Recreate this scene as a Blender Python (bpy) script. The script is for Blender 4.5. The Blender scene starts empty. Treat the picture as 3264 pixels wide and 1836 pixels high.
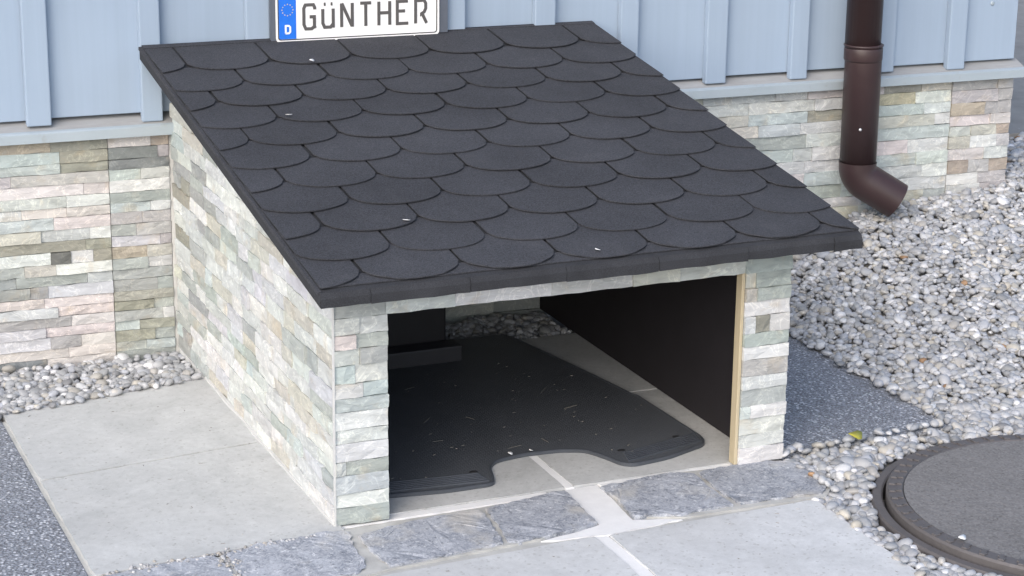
import bpy, bmesh, math, random
import numpy as np
from mathutils import Vector, Matrix, noise
R = math.radians
random.seed(11)
rng = np.random.default_rng(5)
sc = bpy.context.scene
C = sc.collection

# ------------------------------------------------------------------ camera, sky, sun, exposure
cam = bpy.data.cameras.new('camera')
cam.sensor_width = 36; cam.lens = 74.586
cam.clip_start = .05; cam.clip_end = 400
co = bpy.data.objects.new('camera', cam); C.objects.link(co)
co.location = (-1.1488, -3.46669, 1.54572)
co.rotation_euler = (1.2819584, -0.0122603, -0.4041001)
sc.camera = co

SUN_EL, SUN_AZ = R(36), R(226)          # azimuth clockwise from +Y
w = bpy.data.worlds.new('World'); sc.world = w; w.use_nodes = True
wn = w.node_tree.nodes; wl = w.node_tree.links
bg = wn['Background']
sky = wn.new('ShaderNodeTexSky'); sky.sky_type = 'NISHITA'; sky.sun_disc = False
sky.sun_elevation = SUN_EL; sky.sun_rotation = SUN_AZ
sky.air_density = 1.0; sky.dust_density = 2.5; sky.ozone_density = 1.0
wl.new(sky.outputs[0], bg.inputs[0]); bg.inputs[1].default_value = .15
sl = bpy.data.lights.new('sun', 'SUN'); sl.energy = 1.3; sl.angle = R(60); sl.color = (1, .975, .94)
so = bpy.data.objects.new('sun', sl); C.objects.link(so)
sd = Vector((math.sin(SUN_AZ)*math.cos(SUN_EL), math.cos(SUN_AZ)*math.cos(SUN_EL), math.sin(SUN_EL)))
so.rotation_euler = sd.to_track_quat('Z', 'Y').to_euler()
so.location = (-3, -3, 5)
sc.view_settings.view_transform = 'Standard'; sc.view_settings.look = 'None'
sc.view_settings.exposure = 0.68; sc.view_settings.gamma = 1
sc.view_settings.use_curve_mapping = False

# ------------------------------------------------------------------ materials
def srgb(*c):
    return tuple((x/12.92 if x <= .04045 else ((x+.055)/1.055)**2.4) for x in c)

class NT:
    def __init__(s, name):
        s.m = bpy.data.materials.new(name); s.m.use_nodes = True
        s.n = s.m.node_tree.nodes; s.l = s.m.node_tree.links
        s.b = s.n['Principled BSDF']
        s.tc = s.n.new('ShaderNodeTexCoord')
    def node(s, t, **k):
        n = s.n.new(t)
        for a, v in k.items():
            setattr(n, a, v)
        return n
    def link(s, a, b): s.l.new(a, b)
    def vec(s, scale=(1, 1, 1)):
        mp = s.node('ShaderNodeMapping'); mp.inputs['Scale'].default_value = scale
        s.link(s.tc.outputs['Object'], mp.inputs[0]); return mp.outputs[0]
    def noise(s, scale, detail=4, rough=.6, vec=None, dist=0):
        n = s.node('ShaderNodeTexNoise'); n.inputs['Scale'].default_value = scale
        n.inputs['Detail'].default_value = detail; n.inputs['Roughness'].default_value = rough
        n.inputs['Distortion'].default_value = dist
        s.link(vec if vec is not None else s.tc.outputs['Object'], n.inputs['Vector']); return n.outputs['Fac']
    def voro(s, scale, feature='F1', vec=None, out='Distance'):
        n = s.node('ShaderNodeTexVoronoi'); n.feature = feature; n.inputs['Scale'].default_value = scale
        s.link(vec if vec is not None else s.tc.outputs['Object'], n.inputs['Vector']); return n.outputs[out]
    def ramp(s, fac, stops):
        r = s.node('ShaderNodeValToRGB'); e = r.color_ramp.elements
        while len(e) < len(stops): e.new(.5)
        for q, (p, c) in zip(e, stops):
            q.position = p; q.color = (c, c, c, 1) if not isinstance(c, tuple) else (*c[:3], 1)
        s.link(fac, r.inputs[0]); return r.outputs[0]
    def mix(s, fac, a, b, mode='MIX'):
        n = s.node('ShaderNodeMix', data_type='RGBA', blend_type=mode)
        for sock, v in ((n.inputs[0], fac), (n.inputs[6], a), (n.inputs[7], b)):
            if hasattr(v, 'is_output'): s.link(v, sock)
            elif isinstance(v, tuple): sock.default_value = (*v[:3], 1)
            else: sock.default_value = v
        return n.outputs[2]
    def bump(s, h, strength=.4, dist=.002, prev=None):
        n = s.node('ShaderNodeBump'); n.inputs['Strength'].default_value = strength
        n.inputs['Distance'].default_value = dist; s.link(h, n.inputs['Height'])
        if prev is not None: s.link(prev, n.inputs['Normal'])
        return n.outputs[0]
    def done(s, col, rough=.7, normal=None, metal=0, spec=.5):
        if hasattr(col, 'is_output'): s.link(col, s.b.inputs['Base Color'])
        else: s.b.inputs['Base Color'].default_value = (*col, 1)
        if hasattr(rough, 'is_output'): s.link(rough, s.b.inputs['Roughness'])
        else: s.b.inputs['Roughness'].default_value = rough
        s.b.inputs['Metallic'].default_value = metal
        s.b.inputs['Specular IOR Level'].default_value = spec
        if normal is not None: s.link(normal, s.b.inputs['Normal'])
        return s.m

def mat_plain(name, col, rough=.6, var=.12, scale=12, bump=.15, metal=0, spec=.5, bscale=220):
    t = NT(name)
    f = t.noise(scale, 5, .65)
    c = t.mix(1, col, t.ramp(f, [(.25, 1-var), (.75, 1+var)]), 'MULTIPLY')
    nb = t.bump(t.noise(bscale, 3), bump, .001)
    return t.done(c, rough, nb, metal, spec)

def mat_stone(name):                     # split-face quartzite: each stone's own colour comes from the object
    t = NT(name)
    oi = t.node('ShaderNodeObjectInfo')
    add = t.node('ShaderNodeVectorMath', operation='ADD')
    sc_ = t.node('ShaderNodeVectorMath', operation='SCALE'); sc_.inputs[3].default_value = 7
    comb = t.node('ShaderNodeCombineXYZ'); t.link(oi.outputs['Random'], comb.inputs[0]); t.link(oi.outputs['Random'], comb.inputs[2])
    t.link(comb.outputs[0], sc_.inputs[0]); t.link(sc_.outputs[0], add.inputs[1]); t.link(t.tc.outputs['Object'], add.inputs[0])
    v = add.outputs[0]
    mp = t.node('ShaderNodeMapping'); mp.inputs['Scale'].default_value = (9, 9, 26); mp.inputs['Rotation'].default_value = (.3, .35, 0)
    t.link(v, mp.inputs[0])
    streak = t.noise(1.6, 6, .65, mp.outputs[0], .6)
    c = t.mix(1, t.mix(1, oi.outputs['Color'], (.84, .868, .88), 'MULTIPLY'), t.ramp(streak, [(.26, .74), (.5, 1.0), (.74, 1.14)]), 'MULTIPLY')
    rust = t.noise(13, 4, .6, v, .4)
    c = t.mix(t.ramp(rust, [(.58, 0), (.76, .42)]), c, (.46, .36, .22))
    grey = t.noise(19, 3, .6, v, .8)
    c = t.mix(t.ramp(grey, [(.6, 0), (.74, .3)]), c, (.40, .42, .42))
    vein = t.node('ShaderNodeMath', operation='ABSOLUTE'); vs = t.node('ShaderNodeMath', operation='SUBTRACT'); vs.inputs[1].default_value = .5
    t.link(t.noise(15, 5, .6, v, 1.5), vs.inputs[0]); t.link(vs.outputs[0], vein.inputs[0])
    c = t.mix(t.ramp(vein.outputs[0], [(.003, .8), (.02, 0)]), c, t.mix(1, c, (1.35, 1.33, 1.28), 'MULTIPLY'))
    fl = t.noise(1.0, 5, .7, mp.outputs[0], 1.6)
    c = t.mix(t.ramp(fl, [(.62, 0), (.72, .30)]), c, (.34, .345, .33))
    mp2 = t.node('ShaderNodeMapping'); mp2.inputs['Scale'].default_value = (24, 24, 60); mp2.inputs['Rotation'].default_value = (.4, .5, .2)
    t.link(v, mp2.inputs[0])
    h1 = t.noise(1.3, 5, .6, mp2.outputs[0], .8)
    n1 = t.bump(h1, .5, .006)
    n2 = t.bump(t.noise(260, 3), .25, .001, n1)
    return t.done(c, .62, n2, 0, .4)

def mat_pebble(name, attr):
    t = NT(name)
    if attr:
        a = t.node('ShaderNodeAttribute', attribute_name='tone'); col = a.outputs['Color']
    else:
        col = t.node('ShaderNodeObjectInfo').outputs['Color']
    f = t.noise(110, 5, .65, None, .5)
    c = t.mix(1, col, t.ramp(f, [(.28, .78), (.72, 1.15)]), 'MULTIPLY')
    return t.done(c, .55, t.bump(t.noise(300, 3), .2, .001), 0, .4)

M = {}
M['stone'] = mat_stone('split_stone')
M['pebble'] = mat_pebble('pebble_stone', False)
M['pebble_mass'] = mat_pebble('pebble_stone_mass', True)
M['backing'] = mat_plain('cement_backing', (.62, .62, .60), .9, .1)
M['bead'] = mat_plain('white_grout', (.72, .72, .68), .8, .08)
M['base_grout'] = mat_plain('pale_grout', (.54, .545, .54), .85, .12, 40, .3)
M['black_board'] = mat_plain('black_painted_board', (.013, .011, .015), .8, .2)
M['pine'] = None
M['iron_dark'] = mat_plain('dark_bracket_iron', (.16, .165, .18), .6)
t = NT('pine_wood')
f = t.noise(1, 5, .6, t.vec((90, 90, 6)), .6)
M['pine'] = t.done(t.mix(f, (.40, .335, .22), (.56, .49, .35)), .6, t.bump(f, .3, .001))

t = NT('bitumen_shingle')                # mineral granules on felt
oi = t.node('ShaderNodeObjectInfo')
big = t.noise(5, 4, .6); fine = t.noise(900, 2, .7); gr = t.voro(1100)
mid = t.noise(260, 3, .75)
c = t.mix(t.ramp(fine, [(.34, 0), (.68, 1)]), (.022, .023, .027), (.082, .085, .098))
c = t.mix(1, c, t.ramp(mid, [(.32, .72), (.68, 1.3)]), 'MULTIPLY')
c = t.mix(t.ramp(t.noise(11, 5, .7, None, .5), [(.55, 0), (.8, .22)]), c, (.11, .11, .115))
c = t.mix(1, c, t.ramp(big, [(.3, .84), (.7, 1.16)]), 'MULTIPLY')
c = t.mix(1, c, t.ramp(oi.outputs['Random'], [(0, .94), (1, 1.06)]), 'MULTIPLY')
c = t.mix(t.ramp(t.voro(140), [(.03, .5), (.07, 0)]), c, (.2, .2, .22))
M['shingle'] = t.done(c, .9, t.bump(mid, .5, .002, t.bump(gr, .5, .0015)), 0, .25)
t = NT('roofing_felt')
fine = t.noise(700, 2, .7); big = t.noise(14, 4)
c = t.mix(t.ramp(fine, [(.3, 0), (.75, 1)]), (.016, .017, .020), (.052, .054, .062))
c = t.mix(1, c, t.ramp(big, [(.3, .8), (.7, 1.2)]), 'MULTIPLY')
M['felt'] = t.done(c, .85, t.bump(fine, .4, .0012), 0, .3)

t = NT('pale_blue_paint')
g = t.noise(1, 4, .6, t.vec((60, 60, 1.6)), .3); bl = t.noise(3.2, 5, .6)
c = t.mix(bl, (.29, .368, .47), (.342, .42, .52))
c = t.mix(1, c, t.ramp(g, [(.3, .965), (.7, 1.02)]), 'MULTIPLY')
c = t.mix(t.ramp(t.noise(26, 5, .7), [(.66, 0), (.8, .22)]), c, (.33, .37, .42))
M['paint'] = t.done(c, .5, t.bump(g, .12, .002, t.bump(t.noise(160, 3), .08, .001)), 0, .4)
M['dark_gap'] = mat_plain('shadow_gap_timber', (.09, .075, .06), .9, .3)  # wall core coloured dark to give the shadow gap under the siding
t = NT('zinc_sheet')
f = t.noise(9, 5, .65); s_ = t.noise(1, 4, .6, t.vec((3, 80, 80)))
c = t.mix(f, (.36, .42, .46), (.47, .53, .57))
c = t.mix(t.ramp(t.noise(30, 5, .7), [(.6, 0), (.75, .35)]), c, (.30, .29, .26))
M['zinc'] = t.done(c, t.ramp(s_, [(.3, .32), (.7, .5)]), t.bump(f, .1, .002), .35, .5)

t = NT('dull_grey_zinc')  # darker, duller grey zinc for the coping's top face
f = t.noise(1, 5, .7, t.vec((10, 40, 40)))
M['dull_grey_zinc'] = t.done(t.mix(f, (.22, .215, .21), (.40, .415, .43)), .75, t.bump(f, .2, .002), 0, .3)
t = NT('brown_enamel')
f = t.noise(14, 4)
M['brown'] = t.done(t.mix(f, (.032, .018, .019), (.047, .027, .028)), t.ramp(f, [(.3, .36), (.7, .48)]), t.bump(t.noise(30, 2), .03, .002), 0, .5)

t = NT('pale_concrete')
oi = t.node('ShaderNodeObjectInfo')
f = t.ramp(t.noise(6, 7, .72, None, .6), [(.3, 0), (.7, 1)]); f2 = t.noise(60, 4, .7); f3 = t.noise(500, 2)
c = t.mix(f, (.405, .413, .412), (.54, .548, .545))
c = t.mix(1, c, t.ramp(f2, [(.3, .93), (.7, 1.06)]), 'MULTIPLY')
c = t.mix(1, c, t.ramp(f3, [(.3, .95), (.7, 1.05)]), 'MULTIPLY')
c = t.mix(t.ramp(t.noise(2.1, 5, .65), [(.5, 0), (.7, .4)]), c, (.36, .36, .35))
pit = t.voro(26, 'F1'); pn = t.noise(40, 2)
c = t.mix(t.ramp(pit, [(.035, .75), (.07, 0)]), c, (.24, .235, .22))
tone = t.node('ShaderNodeObjectInfo').outputs['Color']
c = t.mix(1, c, tone, 'MULTIPLY')
c = t.mix(t.ramp(t.voro(210, 'F1', None, 'Color'), [(.10, .35), (.2, 0)]), c, (.27, .265, .25))
M['concrete'] = t.done(c, .85, t.bump(f3, .18, .001, t.bump(f2, .15, .002)), 0, .3)

t = NT('dark_chip_concrete')             # anthracite paving with pale chips
f = t.noise(9, 4)
v1 = t.voro(135, 'F1'); vc = t.voro(135, 'F1', None, 'Color'); v2 = t.voro(300); vc2 = t.voro(300, 'F1', None, 'Color')
c = t.mix(f, (.125, .133, .152), (.19, .20, .225))
c = t.mix(t.ramp(vc2, [(.45, 0), (.6, 1)]), c, (.275, .295, .335))
sp = t.mix(1, t.ramp(v1, [(.34, 1), (.46, 0)]), t.ramp(vc, [(.60, 0), (.68, 1)]), 'MULTIPLY')
c = t.mix(sp, c, (.56, .58, .63))
dk = t.mix(1, t.ramp(v2, [(.3, 1), (.45, 0)]), t.ramp(vc2, [(.2, 1), (.26, 0)]), 'MULTIPLY')
c = t.mix(dk, c, (.05, .055, .07))
M['grit'] = t.done(c, .75, t.bump(v1, .7, .004), 0, .4)

t = NT('granite_cobble')
oi = t.node('ShaderNodeObjectInfo')
f = t.noise(16, 6, .75, None, .6); vc = t.voro(300, 'F1', None, 'Color'); f2 = t.noise(90, 4, .7)
c = t.mix(t.ramp(f, [(.3, 0), (.7, 1)]), (.13, .145, .18), (.42, .44, .485))
c = t.mix(t.ramp(vc, [(.3, 0), (.8, .55)]), c, (.46, .48, .52))
wh = t.noise(85, 5, .8, None, .5)
c = t.mix(t.ramp(wh, [(.55, 0), (.64, .75)]), c, (.64, .655, .68))
c = t.mix(t.ramp(f2, [(.57, 0), (.66, .75)]), c, (.13, .14, .16))
c = t.mix(t.ramp(t.noise(6, 4, .6), [(.55, 0), (.68, .65)]), c, (.50, .48, .44))
c = t.mix(1, c, t.ramp(oi.outputs['Random'], [(0, .88), (1, 1.12)]), 'MULTIPLY')
M['granite'] = t.done(c, .7, t.bump(f2, .4, .003, t.bump(f, .35, .004)), 0, .4)
M['mortar'] = mat_plain('fresh_white_mortar', (.74, .74, .74), .9, .06, 30, .3)
M['bed'] = mat_plain('old_grey_mortar', (.43, .43, .415), .95, .22, 16, .5, bscale=140)
M['soil'] = mat_plain('gravel_soil', (.26, .25, .235), .95, .35, 14, .6)
M['ground'] = mat_plain('paved_ground', (.30, .30, .30), .95, .15, 3, .4)
M['drive'] = mat_plain('brown_grey_drive', (.26, .25, .235), .95, .2, 8, .4)

t = NT('black_rubber')
bk = t.node('ShaderNodeTexBrick'); bk.inputs['Scale'].default_value = 1
for q_, v_ in (('Mortar Size', .0013), ('Mortar Smooth', .25), ('Brick Width', .013), ('Row Height', .0062)): bk.inputs[q_].default_value = v_
t.link(t.tc.outputs['Object'], bk.inputs['Vector']); vx = t.ramp(bk.outputs['Fac'], [(0, 1), (1, 0)]); f = t.noise(8, 5, .65)
c = t.mix(f, (.062, .069, .080), (.108, .118, .134))
c = t.mix(t.ramp(t.noise(34, 5, .7), [(.55, 0), (.72, .5)]), c, (.11, .115, .12))
M['rubber'] = t.done(c, .5, t.bump(vx, .9, .003), 0, .45)
M['rubber_smooth'] = mat_plain('black_rubber_rim', (.066, .074, .088), .42, .2, 12, .1)
M['plastic'] = mat_plain('black_plastic', (.018, .017, .022), .5, .2, 8, .1)
M['plastic_ledge'] = mat_plain('charcoal_plastic', (.040, .040, .048), .55, .15, 8, .1)

t = NT('rusty_cast_iron')
f = t.noise(18, 5, .7); f2 = t.noise(120, 3)
c = t.mix(f, (.095, .088, .089), (.165, .154, .155))
M['iron'] = t.done(c, .6, t.bump(f2, .4, .002), .3, .4)
t = NT('worn_concrete_infill')
f = t.noise(7, 6, .7, None, .4); vc = t.voro(260, 'F1', None, 'Color'); v2 = t.voro(90)
c = t.mix(f, (.105, .102, .102), (.215, .209, .208))
c = t.mix(t.ramp(vc, [(.3, 0), (.9, .5)]), c, (.27, .265, .265))
c = t.mix(t.ramp(vc, [(.08, .6), (.2, 0)]), c, (.09, .085, .08))
M['infill'] = t.done(c, .85, t.bump(f, .5, .004, t.bump(v2, .3, .003)), 0, .3)

M['white_plate'] = mat_plain('white_enamel', (.86, .86, .86), .3, .02, 10, .02)
M['plate_back'] = mat_plain('slate_blue_board', (.10, .115, .145), .8, .12)
M['blue_band'] = mat_plain('blue_enamel', (.02, .17, .72), .3, .08, 60, .02)
M['letter'] = mat_plain('dark_grey_enamel', (.10, .095, .095), .35, .08, 30, .05)
M['black_line'] = mat_plain('black_enamel', (.02, .02, .022), .4, .1)
M['star'] = mat_plain('yellow_enamel', (.75, .55, .25), .4, .05)
M['steel'] = mat_plain('bright_steel', (.75, .75, .75), .3, .05, metal=.7)
M['leaf'] = mat_plain('yellow_leaf', (.40, .37, .05), .5, .15, 60, .2)
M['petal'] = mat_plain('white_petal', (.82, .82, .82), .6, .05)
M['straw'] = mat_plain('dry_straw', (.20, .19, .165), .8, .2)

# ------------------------------------------------------------------ helpers
def tag(o, label=None, cat=None, group=None, kind=None):
    if label: o['label'] = label
    if cat: o['category'] = cat
    if group: o['group'] = group
    if kind: o['kind'] = kind
    return o

def empty(name, loc=(0, 0, 0), rz=0):
    o = bpy.data.objects.new(name, None); C.objects.link(o)
    o.location = loc; o.rotation_euler = (0, 0, rz); o.empty_display_size = .1
    return o

def link(name, me, mat, parent=None, loc=(0, 0, 0), color=None):
    o = bpy.data.objects.new(name, me); C.objects.link(o)
    if mat is not None and not me.materials: me.materials.append(mat)
    o.location = loc
    if parent is not None: o.parent = parent
    if color: o.color = (*color[:3], 1)
    return o

def mesh(name, V, F, smooth=False):
    me = bpy.data.meshes.new(name); me.from_pydata([tuple(v) for v in V], [], F); me.update()
    if smooth: me.shade_smooth()
    return me

def bm_obj(name, bm, mat, parent=None, loc=(0, 0, 0), smooth=False, color=None):
    bmesh.ops.recalc_face_normals(bm, faces=bm.faces)
    me = bpy.data.meshes.new(name); bm.to_mesh(me); bm.free()
    if smooth: me.shade_smooth()
    return link(name, me, mat, parent, loc, color)

def add_box(bm, x0, x1, y0, y1, z0, z1, bev=0, seg=1):
    vs = [bm.verts.new(p) for p in [(x0,y0,z0),(x1,y0,z0),(x1,y1,z0),(x0,y1,z0),(x0,y0,z1),(x1,y0,z1),(x1,y1,z1),(x0,y1,z1)]]
    fs = [bm.faces.new([vs[i] for i in q]) for q in [(0,3,2,1),(4,5,6,7),(0,1,5,4),(1,2,6,5),(2,3,7,6),(3,0,4,7)]]
    if bev:
        es = list({e for f in fs for e in f.edges})
        bmesh.ops.bevel(bm, geom=es, offset=bev, segments=seg, affect='EDGES', profile=.6)
def box(name, x0, x1, y0, y1, z0, z1, mat, parent=None, bev=0, seg=1, color=None):
    bm = bmesh.new(); add_box(bm, x0, x1, y0, y1, z0, z1, bev, seg)
    return bm_obj(name, bm, mat, parent, color=color)

def add_prism(bm, poly, z0, z1, bev=0, seg=1):       # outline in xy, between two heights
    a = [bm.verts.new((x, y, z0)) for x, y in poly]; b = [bm.verts.new((x, y, z1)) for x, y in poly]
    n = len(poly); top = bm.faces.new(b); bm.faces.new(a[::-1])
    for i in range(n): bm.faces.new((a[i], a[(i+1) % n], b[(i+1) % n], b[i]))
    if bev:
        bmesh.ops.bevel(bm, geom=list(top.edges), offset=bev, segments=seg, affect='EDGES', profile=.6)
def prism(name, poly, z0, z1, mat, parent=None, bev=0, seg=1, color=None, smooth=False):
    bm = bmesh.new(); add_prism(bm, poly, z0, z1, bev, seg)
    return bm_obj(name, bm, mat, parent, color=color, smooth=smooth)

def extrude_profile(name, prof, x0, x1, mat, parent=None):   # profile in yz run along x
    bm = bmesh.new()
    a = [bm.verts.new((x0, y, z)) for y, z in prof]; b = [bm.verts.new((x1, y, z)) for y, z in prof]
    n = len(prof); bm.faces.new(a); bm.faces.new(b[::-1])
    for i in range(n): bm.faces.new((a[i], b[i], b[(i+1) % n], a[(i+1) % n]))
    return bm_obj(name, bm, mat, parent)

def round_poly(poly, rad, seg=5):
    out = []; n = len(poly)
    for i in range(n):
        r = rad[i] if isinstance(rad, (list, tuple)) else rad
        p = Vector(poly[i]); a = Vector(poly[i-1]) - p; b = Vector(poly[(i+1) % n]) - p
        d = min(r, a.length*.45, b.length*.45)
        if d < 1e-4: out.append(tuple(p)); continue
        p0 = p + a.normalized()*d; p1 = p + b.normalized()*d
        for k in range(seg+1):
            t_ = k/seg; out.append(tuple(p0*(1-t_)**2 + p*2*t_*(1-t_) + p1*t_*t_))
    return out

def rough_outline(poly, step=.018, amp=.003, seed=0):
    out = []; n = len(poly)
    for i in range(n):
        p, q = Vector(poly[i]), Vector(poly[(i+1) % n]); L = (q-p).length; m = max(1, int(L/step))
        nn = Vector((-(q-p).y, (q-p).x)).normalized()
        for k in range(m):
            c = p.lerp(q, k/m); c = c + nn*amp*noise.noise(Vector((c.x*40, c.y*40, seed)))*1.6
            out.append((c.x, c.y))
    return out

def tube(name, path, rad, mat, parent=None, seg=28, caps=True):
    bm = bmesh.new(); rings = []; P = [Vector(p) for p in path]
    ref = Vector((0, 1, 0))
    for i, p in enumerate(P):
        d = (P[min(i+1, len(P)-1)] - P[max(i-1, 0)]).normalized()
        u = ref - d*ref.dot(d); u.normalize(); v = d.cross(u); ref = u
        r = rad[i] if isinstance(rad, (list, tuple)) else rad
        rings.append([bm.verts.new(p + (u*math.cos(a) + v*math.sin(a))*r) for a in [2*math.pi*k/seg for k in range(seg)]])
    for a, b in zip(rings, rings[1:]):
        for k in range(seg): bm.faces.new((a[k], a[(k+1) % seg], b[(k+1) % seg], b[k]))
    if caps: bm.faces.new(rings[0]); bm.faces.new(rings[-1])
    return bm_obj(name, bm, mat, parent, smooth=True)

def ring_solid(name, prof, mat, parent, seg=96, smooth=False):   # lathe of closed (r, z) profile about z
    bm = bmesh.new(); n = len(prof); rs = []
    for k in range(seg):
        a = 2*math.pi*k/seg
        rs.append([bm.verts.new((r*math.cos(a), r*math.sin(a), z)) for r, z in prof])
    for k in range(seg):
        a, b = rs[k], rs[(k+1) % seg]
        for i in range(n): bm.faces.new((a[i], b[i], b[(i+1) % n], a[(i+1) % n]))
    return bm_obj(name, bm, mat, parent, smooth=smooth)

# ------------------------------------------------------------------ stone colours
SC = dict(W=(.70,.69,.665), P=(.60,.605,.58), A=(.50,.545,.54), G=(.42,.445,.42), O=(.36,.345,.28), T=(.46,.38,.30),
          K=(.68,.61,.59), M=(.47,.44,.435), D=(.22,.235,.235), B=(.57,.535,.46), Y=(.48,.42,.30), E=(.38,.385,.38), L=(.60,.595,.62), S=(.17,.165,.15))
def vary(c, a=.07):
    m_ = sum(c)/3; c = [x*.78 + m_*q*.22 for x, q in zip(c, (.985, 1.005, 1.0))]
    k = 1 + random.uniform(-a, a); return tuple(max(.02, x*k*(1+random.uniform(-.025, .025))) for x in c)

def stone(parent, frame, u0, u1, v0, v1, color, top=None, depth=.012, proud=None):
    """one split-face stone: frame = (origin, u, v, normal); front stands proud of the wall by its own amount"""
    O, U, Vv, N = frame
    g = .0003
    u0 += g; u1 -= g; v0 += g; v1 -= g
    nu = max(2, min(6, int((u1-u0)/.026)+1)); nv = 2
    pr = random.uniform(-.0024, .003) if proud is None else proud
    ti, tj = random.uniform(-.002, .002), random.uniform(-.0012, .0012)
    V = []; F = []
    for j in range(nv+1):
        for i in range(nu+1):
            u = u0 + (u1-u0)*i/nu; v = v0 + (v1-v0)*j/nv
            if j in (0, nv): v += random.uniform(-.0012, .0008)*(1 if j else -1)
            if 0 < i < nu: u += random.uniform(-.3, .3)*(u1-u0)/nu
            if top is not None: v = min(v, top(u))
            d = pr + ti*(2*i/nu-1) + tj*(2*j/nv-1) + random.uniform(-.0014, .0014)
            if i in (0, nu) or j in (0, nv): d -= random.uniform(.0, .0010)
            V.append(O + U*u + Vv*v + N*d)
    W_ = nu+1
    def idx(i, j): return j*W_+i
    for j in range(nv):
        for i in range(nu):
            a, b, c, d = idx(i,j), idx(i+1,j), idx(i+1,j+1), idx(i,j+1)
            if random.random() < .5: F += [(a,b,c),(a,c,d)]
            else: F += [(a,b,d),(b,c,d)]
    edge = [idx(i,0) for i in range(nu+1)] + [idx(nu,j) for j in range(1,nv+1)] + [idx(i,nv) for i in range(nu-1,-1,-1)] + [idx(0,j) for j in range(nv-1,0,-1)]
    base = len(V)
    for e in edge:
        p = V[e]; d = (p-O).dot(N); V.append(p - N*(d+depth))
    n = len(edge)
    for k in range(n): F.append((edge[k], base+k, base+(k+1) % n, edge[(k+1) % n]))
    if U.cross(Vv).dot(N) < 0: F = [f[::-1] for f in F]
    return link('stone', mesh('stone', V, F), M['stone'], parent, color=color)

def courses(parent, frame, u0, u1, v0, heights, colors, lens=(.07, .19), top=None, joints=(), fixed=None):
    """courses of stones from v0 upward; joints = upright panel joints every course respects"""
    v = v0
    for r, h in enumerate(heights):
        bounds = [u0] + [j + random.choice((0, 0, 0, -.02, .02))*(1 if len(joints) > 1 else 0) for j in joints] + [u1]
        for a, b in zip(bounds, bounds[1:]):
            if fixed is not None and r < len(fixed) and fixed[r] is not None:
                cuts, cols = fixed[r]
            else:
                cuts = []; u = a
                while True:
                    u += random.uniform(*lens)
                    if u > b-.035: break
                    cuts.append(u)
                cols = None
            bs = [a] + list(cuts) + [b]
            for k, (p, q) in enumerate(zip(bs, bs[1:])):
                if top is not None and max(top(p), top(q)) < v+.004: continue
                c = SC[cols[k]] if cols else SC[random.choice(colors(p, v) if callable(colors) else colors)]
                stone(parent, frame, p, q, v, v+h, vary(c), top)
        v += h
def hts(total, n):
    a = [random.choice((.86, .95, 1.0, 1.05, 1.16)) for _ in range(n)]; s = total/sum(a); return [x*s for x in a]

# ------------------------------------------------------------------ ground, driveway, gravel terrain
WD, WK = 1.15666, -0.0356497            # house wall: y = WD + WK x
WA = math.atan(WK)
wy = lambda x: WD + WK*x
MX, MY, MR = 1.348, -.430, .397          # manhole
link('ground', mesh('ground', [(-40,-40,-.34),(40,-40,-.34),(40,40,-.34),(-40,40,-.34)], [(0,1,2,3)]), M['ground'])['kind'] = 'structure'
prism('driveway', [(2.30,1.42),(9,1.2),(9,9),(2.30,9)], -.3, .262, M['drive'])['kind'] = 'structure'

def sstep(a, b, x):
    t_ = min(1, max(0, (x-a)/(b-a))); return t_*t_*(3-2*t_)
def gz(x, y):                            # gravel surface
    h = -.013
    if x > 1.0:
        h += .009*sstep(.06, -.10, y)
        A = .17 + .045*max(0, min(1.6, (x-1.75)/.5))
        r = min(1, max(0, (x-1.33)/.44)); q = sstep(-.15, 1.08, y)
        h += A*r*q*1.06
    if x < 0: h -= .008*sstep(.8, 1.1, y)
    return h + .004*noise.noise(Vector((x*7, y*7, 2)))
nx, ny = 100, 76
xs = np.linspace(-1.6, 3.4, nx); ys = np.linspace(-1.6, 2.4, ny)
V = []; F = []
for y in ys:
    for x in xs:
        z = gz(x, y) - .010
        if (-.62 < x < .97 and -.2 < y < .93) or (-.62 < x < .88 and y < .93) or (.93 < x < 1.34 and -.02 < y < .74) or (x <= -.4 and y < .8) or math.hypot(x-MX, y-MY) < .37 \
           or (0 < x < .55 and y < 1.2): z -= .06
        V.append((x, y, z))
for j in range(ny-1):
    for i in range(nx-1): F.append((j*nx+i, j*nx+i+1, (j+1)*nx+i+1, (j+1)*nx+i))
bed = link('gravel_bed', mesh('gravel_bed', V, F, True), M['soil']); bed['kind'] = 'structure'

# ------------------------------------------------------------------ pavement: slabs, cobbles, mortar
pave = prism('pavement', [(-.49,-1.0),(.888,-1.0),(.902,-.2),(.955,-.15),(.955,.0),(.93,.10),(.93,.914),(-.47,.80),(-.49,-.06)], -.09, -.007, M['bed'])
pave['kind'] = 'structure'
def slab(poly, z, mat='concrete', bev=.004, th=.05, amp=.0012, name='paving_slab', tone=(1, 1, 1)):
    return prism(name, rough_outline(poly, .02, amp, z*100), z-th, z, M[mat], pave, bev, 2, color=tone)
slab([(-.462,.428),(.005,.479),(.005,.905),(-.462,.823)], .0000)
slab([(-.462,-.054),(.010,-.018),(.005,.473),(-.462,.422)], .0006)
slab([(.013,.024),(.4775,.024),(.4775,.474),(.013,.474)], -.0015)
slab([(.4955,.024),(.932,.024),(.932,.478),(.4955,.478)], -.0012)
slab([(.013,.480),(.4775,.480),(.4775,.912),(.013,.912)], -.0018)
slab([(.4955,.484),(.932,.484),(.932,.912),(.4955,.912)], -.0010)
slab([(-.30,-.246),(.431,-.207),(.428,-1.0),(-.30,-1.0)], -.004, tone=(1.15,1.155,1.175))
slab([(.458,-.216),(.903,-.204),(.889,-1.0),(.455,-1.0)], -.003, tone=(1.16,1.165,1.19))
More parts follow.
